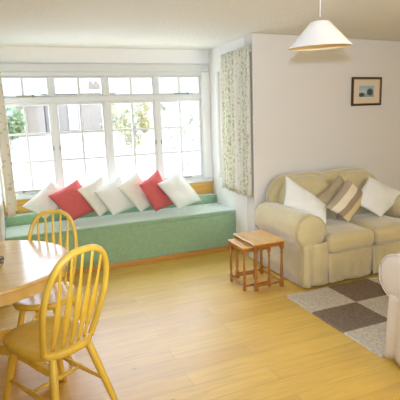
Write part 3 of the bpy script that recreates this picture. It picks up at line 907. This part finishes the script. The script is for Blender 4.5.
# ------------------------------------------------------------------ pendant lamp
lx, ly, lz = 1.568, 2.10, 1.924
lamp = tag(empty('pendant_lamp', (lx, ly, CZ)), 'cream cone shaped pendant lamp shade hanging from the ceiling', 'lamp')
D = lz-CZ
tilt = Matrix.Translation((0, 0, D+.15)) @ Matrix.Rotation(math.radians(1.6), 4, (math.cos(.38), -math.sin(.38), 0)) @ Matrix.Rotation(math.radians(-1.2), 4, 'Y') @ Matrix.Translation((0, 0, -.15)) @ Matrix.Scale(.765, 4)
bm = bmesh.new(); lathe(bm, [(.216, 0), (.2175, .004), (.066, .168), (.058, .171)], 64, tilt, cap=False)
lathe(bm, [(.216, 0), (.213, .0), (.060, .165), (.058, .171)], 64, tilt, cap=False)
sh = link('lamp_shade', bm, M['shade'], lamp, smooth=True)
bm = bmesh.new(); lathe(bm, [(.2115, .0005), (.059, .163)], 64, tilt, cap=False); link('shade_lining', bm, M['shadein'], sh, smooth=True)
bm = bmesh.new(); lathe(bm, [(.018, .10), (.02, .155), (.012, .168), (.004, .172)], 20, tilt)
for k in range(3): tube(bm, [tilt @ Vector((0, 0, .16)), tilt @ Vector((.063*math.cos(k*2.094), .063*math.sin(k*2.094), .164))], .002, 6)
link('lamp_holder', bm, M['plastic'], lamp, smooth=True)
bm = bmesh.new(); lathe(bm, [(.004, .035), (.02, .042), (.029, .062), (.022, .085), (.014, .105)], 20, tilt); link('bulb', bm, M['bglass'], lamp, smooth=True)
bm = bmesh.new(); tube(bm, [(0, 0, D+.155), (0, 0, -.02)], .0038, 8); link('cord', bm, M['plastic'], lamp, smooth=True)
bm = bmesh.new(); lathe(bm, [(.01, -.03), (.035, -.022), (.045, -.001)], 24); link('ceiling_rose', bm, M['plastic'], lamp, smooth=True)

# ------------------------------------------------------------------ outside
bm = bmesh.new()
ys = [(5.75, -.3), (8, -.1), (11, .55), (14, 1.0), (18, 1.32), (40, 1.6), (60, 1.6)]
rows = []
for y, z in ys: rows.append([bm.verts.new((x, y, z+.03*(x if y > 9 else 0)*.5)) for x in (-30, -10, 0, 4, 10, 20, 45)])
for j in range(len(rows)-1):
    for i in range(6): bm.faces.new((rows[j][i], rows[j][i+1], rows[j+1][i+1], rows[j+1][i]))
g = link('ground_outside', bm, M['drive'], smooth=True); g['kind'] = 'structure'

def gabled(name, label, x0, x1, y0, y1, z0, ze, zr, wallm, wins, cat='building'):
    root = tag(empty(name, ((x0+x1)/2, y0, z0)), label, cat)
    X, Y, Z = (x0+x1)/2, y0, z0
    bm = bmesh.new(); box(bm, (x0-X, 0, -1.2), (x1-X, y1-y0, ze-Z)); link('walls', bm, wallm, root)
    bm = bmesh.new(); prism(bm, [(-.25, ze-Z), (y1-y0+.25, ze-Z), ((y1-y0)/2, zr-Z)], 'x', x0-X-.03, x1-X+.03); link('roof', bm, M['slate'], root)
    for a, b, c, d, m in wins:
        bm = bmesh.new(); box(bm, (a-X, -.05, c-Z), (b-X, -.002, d-Z)); w = link('window' if m != 'door' else 'door', bm, M['render'] if m != 'd' else M['dark'], root)
    return root
gabled('cottage', 'low brick cottage across the driveway, seen through the left window lights', 1.05, 3.35, 15.5, 19.5, 1.0, 2.36, 2.66, M['brick'],
       [(1.30, 1.45, 1.2, 2.3, 'w'), (1.75, 2.05, 1.2, 2.3, 'w'), (2.95, 3.1, 1.2, 2.3, 'w')])
gabled('outbuilding', 'small flat roofed brick outbuilding left of the brick cottage beyond the drive', .10, .985, 15.0, 17.5, 1.0, 2.15, 2.22, M['brick'], [(.32, .46, 1.3, 1.9, 'w')])
bm = bmesh.new(); box(bm, (2.75, 17.2, 2.30), (3.15, 17.7, 2.80)); 
for k in (0, 1): lathe(bm, [(.07, 2.80), (.06, 2.90)], 12, Matrix.Translation((2.86+k*.2, 17.45, 0)))
ch = link('chimney', bm, M['brick']); 
cot = bpy.data.objects['cottage']; ch.parent = cot; ch.location = -Vector(cot.location)

def leafball(bm, c, r, n, size, rnd, shell=.5):
    c = Vector(c)
    for _ in range(n):
        d = Vector((rnd.gauss(0, 1), rnd.gauss(0, 1), rnd.gauss(0, 1))).normalized()
        rr = rnd.uniform(shell, 1)
        p = c+Vector((d.x*r[0], d.y*r[1], d.z*r[2]))*rr
        u = Vector((rnd.gauss(0, 1), rnd.gauss(0, 1), rnd.gauss(0, 1))).normalized(); v = u.orthogonal().normalized()
        s = size*rnd.uniform(.6, 1.3)
        a = [bm.verts.new(p+q) for q in (u*s, v*s*.5, -u*s, -v*s*.5)]
        bm.faces.new(a)

def bush(name, label, cat, blobs, trunk, mat, size, seed, n=260, base=(0, 0, 0)):
    rnd = random.Random(seed)
    root = tag(empty(name, base), label, cat)
    bm = bmesh.new()
    for c, r in blobs: leafball(bm, Vector(c)-Vector(base), r, n, size, rnd)
    link('foliage', bm, mat, root)
    bm = bmesh.new()
    for pts, rad in trunk:
        tube(bm, [Vector(p)-Vector(base) for p in pts], [rad, rad*.6], 7)
    link('trunk' if cat == 'tree' else 'stems', bm, M['bark'], root)
    return root
# clipped hedge seen at the far left
bush('hedge', 'leafy green hedge bush beyond the drive in the leftmost window light', 'bush', [((.0, 13, 1.52), (.38, .4, .42)), ((-.45, 13.1, 1.5), (.35, .4, .45))], [(((-.05, 13, .6), (-.05, 13, 1.4)), .04), (((-.4, 13.1, .6), (-.4, 13.1, 1.4)), .04)], M['hedge'], .07, 3, 900, (-.1, 13, .7))
bush('shrub', 'pale green shrub right of the brick cottage outside the second window light', 'bush', [((2.02, 10.5, 1.42), (.18, .25, .30)), ((2.12, 10.6, 1.6), (.14, .2, .22))], [(((2.05, 10.5, .3), (2.05, 10.5, 1.4)), .03)], M['leaf'], .045, 5, 240, (2.05, 10.5, .4))
bush('small_tree', 'yellow green small tree outside the third window light', 'tree',
     [((2.16, 9.5, 1.74), (.30, .3, .28)), ((2.36, 9.6, 1.50), (.28, .3, .26)), ((2.12, 9.4, 1.36), (.24, .25, .22)), ((2.64, 9.6, 1.70), (.20, .2, .28)), ((2.38, 9.5, 1.10), (.20, .2, .20)), ((2.64, 9.5, 1.38), (.14, .15, .16))],
     [(((2.34, 9.5, .25), (2.33, 9.5, 1.3)), .016), (((2.33, 9.5, 1.2), (2.16, 9.5, 1.75)), .018), (((2.35, 9.5, 1.25), (2.62, 9.6, 1.7)), .018)], M['leafy'], .045, 9, 230, (2.34, 9.5, .3))
# thin climbing sprays close outside the right-hand light
rnd = random.Random(21); root = tag(empty('climbing_shrub', (2.35, 6.6, 0)), 'sparse climbing shrub with thin leafy sprays outside the rightmost window light', 'bush')
bmS, bmL = bmesh.new(), bmesh.new()
for k in range(9):
    x = -.28+k*.085+rnd.uniform(-.02, .02); y = rnd.uniform(-.12, .12); h = rnd.uniform(1.45, 1.95)
    pts = catmull([(x*.5, y, -.25), (x+rnd.uniform(-.05, .05), y, h*.4), (x+rnd.uniform(-.08, .08), y, h*.75), (x+rnd.uniform(-.12, .12), y, h)], 6)
    tube(bmS, pts, .004, 5)
    for p in pts[7:]:
        for _ in range(3):
            if rnd.random() < .42: leafball(bmL, p+Vector((rnd.uniform(-.04, .04), 0, rnd.uniform(-.04, .04))), (.028, .028, .028), 5, .026, rnd)
link('stems', bmS, M['bark'], root); link('foliage', bmL, M['leaf'], root)

# ------------------------------------------------------------------ light
W = bpy.data.worlds.new('sky'); S.world = W; W.use_nodes = True
bg = W.node_tree.nodes['Background']; bg.inputs[0].default_value = (.82, .97, 1.22, 1); bg.inputs[1].default_value = 5.6

def area(name, loc, rot, sx, sy, power, col, portal=False):
    l = bpy.data.lights.new(name, 'AREA'); l.shape = 'RECTANGLE'; l.size = sx; l.size_y = sy; l.energy = power; l.color = col
    if portal: l.cycles.is_portal = True
    o = bpy.data.objects.new(name, l); COL.objects.link(o); o.location = loc; o.rotation_euler = rot
    return o
area('window_portal', ((WX0+WX1)/2, YB+.2, (WB+WT)/2), (-PI/2, 0, 0), WX1-WX0, WT-WB, 1, (1, 1, 1), True)
area('rear_window_portal', ((RX0+RX1)/2, YREAR-.16, (RZ0+RZ1)/2), (PI/2, 0, 0), RX1-RX0, RZ1-RZ0, 1, (1, 1, 1), True)
# the camera's own flash, just above the lens
fl = bpy.data.lights.new('camera_flash', 'SPOT'); fl.energy = 275; fl.color = (.80, .95, 1.28); fl.shadow_soft_size = .03; fl.spot_size = math.radians(82); fl.spot_blend = 1
fo = bpy.data.objects.new('camera_flash', fl); COL.objects.link(fo); fo.location = (0, 0, 1.75)
# hazy daylight from the window side: a very wide, soft sun
sl = bpy.data.lights.new('hazy_sun', 'SUN'); sl.energy = 20; sl.angle = math.radians(75); sl.color = (.82, .95, 1.2)
so = bpy.data.objects.new('hazy_sun', sl); COL.objects.link(so)
so.rotation_euler = Vector((.05, 1, .50)).to_track_quat('Z', 'Y').to_euler(); so.location = (1, 9, 6)
# unseen point light added behind the photographer as warm ambient fill
rl = bpy.data.lights.new('warm_fill', 'POINT'); rl.energy = 68; rl.color = (1, .76, .26); rl.shadow_soft_size = .18
ro = bpy.data.objects.new('warm_fill', rl); COL.objects.link(ro); ro.location = (2.6, -.6, 1.95)

# ------------------------------------------------------------------ camera
cam = bpy.data.cameras.new('camera'); co = bpy.data.objects.new('camera', cam); COL.objects.link(co)
cam.sensor_width = 36; cam.lens = 454/400*36; cam.clip_start = .02
right = Vector((.9242673, -.38013252, -.03506018)); down = Vector((-.10316889, -.16030841, -.98166053)); fwd = Vector((.36754065, .91093385, -.18738568))
mt = Matrix((( right.x, -down.x, -fwd.x, 0), (right.y, -down.y, -fwd.y, 0), (right.z, -down.z, -fwd.z, 1.6), (0, 0, 0, 1)))
co.matrix_world = mt
fo.rotation_euler = (-(fwd+right*.12-down*.10)).to_track_quat('Z', 'Y').to_euler()
S.camera = co
S.view_settings.view_transform = 'Standard'; S.view_settings.look = 'None'; S.view_settings.gamma = 1
S.view_settings.use_curve_mapping = False
S.view_settings.exposure = .14
S.cycles.use_denoising = True
S.cycles.max_bounces = 10; S.cycles.diffuse_bounces = 5; S.cycles.transparent_max_bounces = 12
S.cycles.caustics_reflective = False; S.cycles.caustics_refractive = False
S.cycles.sample_clamp_indirect = 6; S.cycles.sample_clamp_direct = 1.5
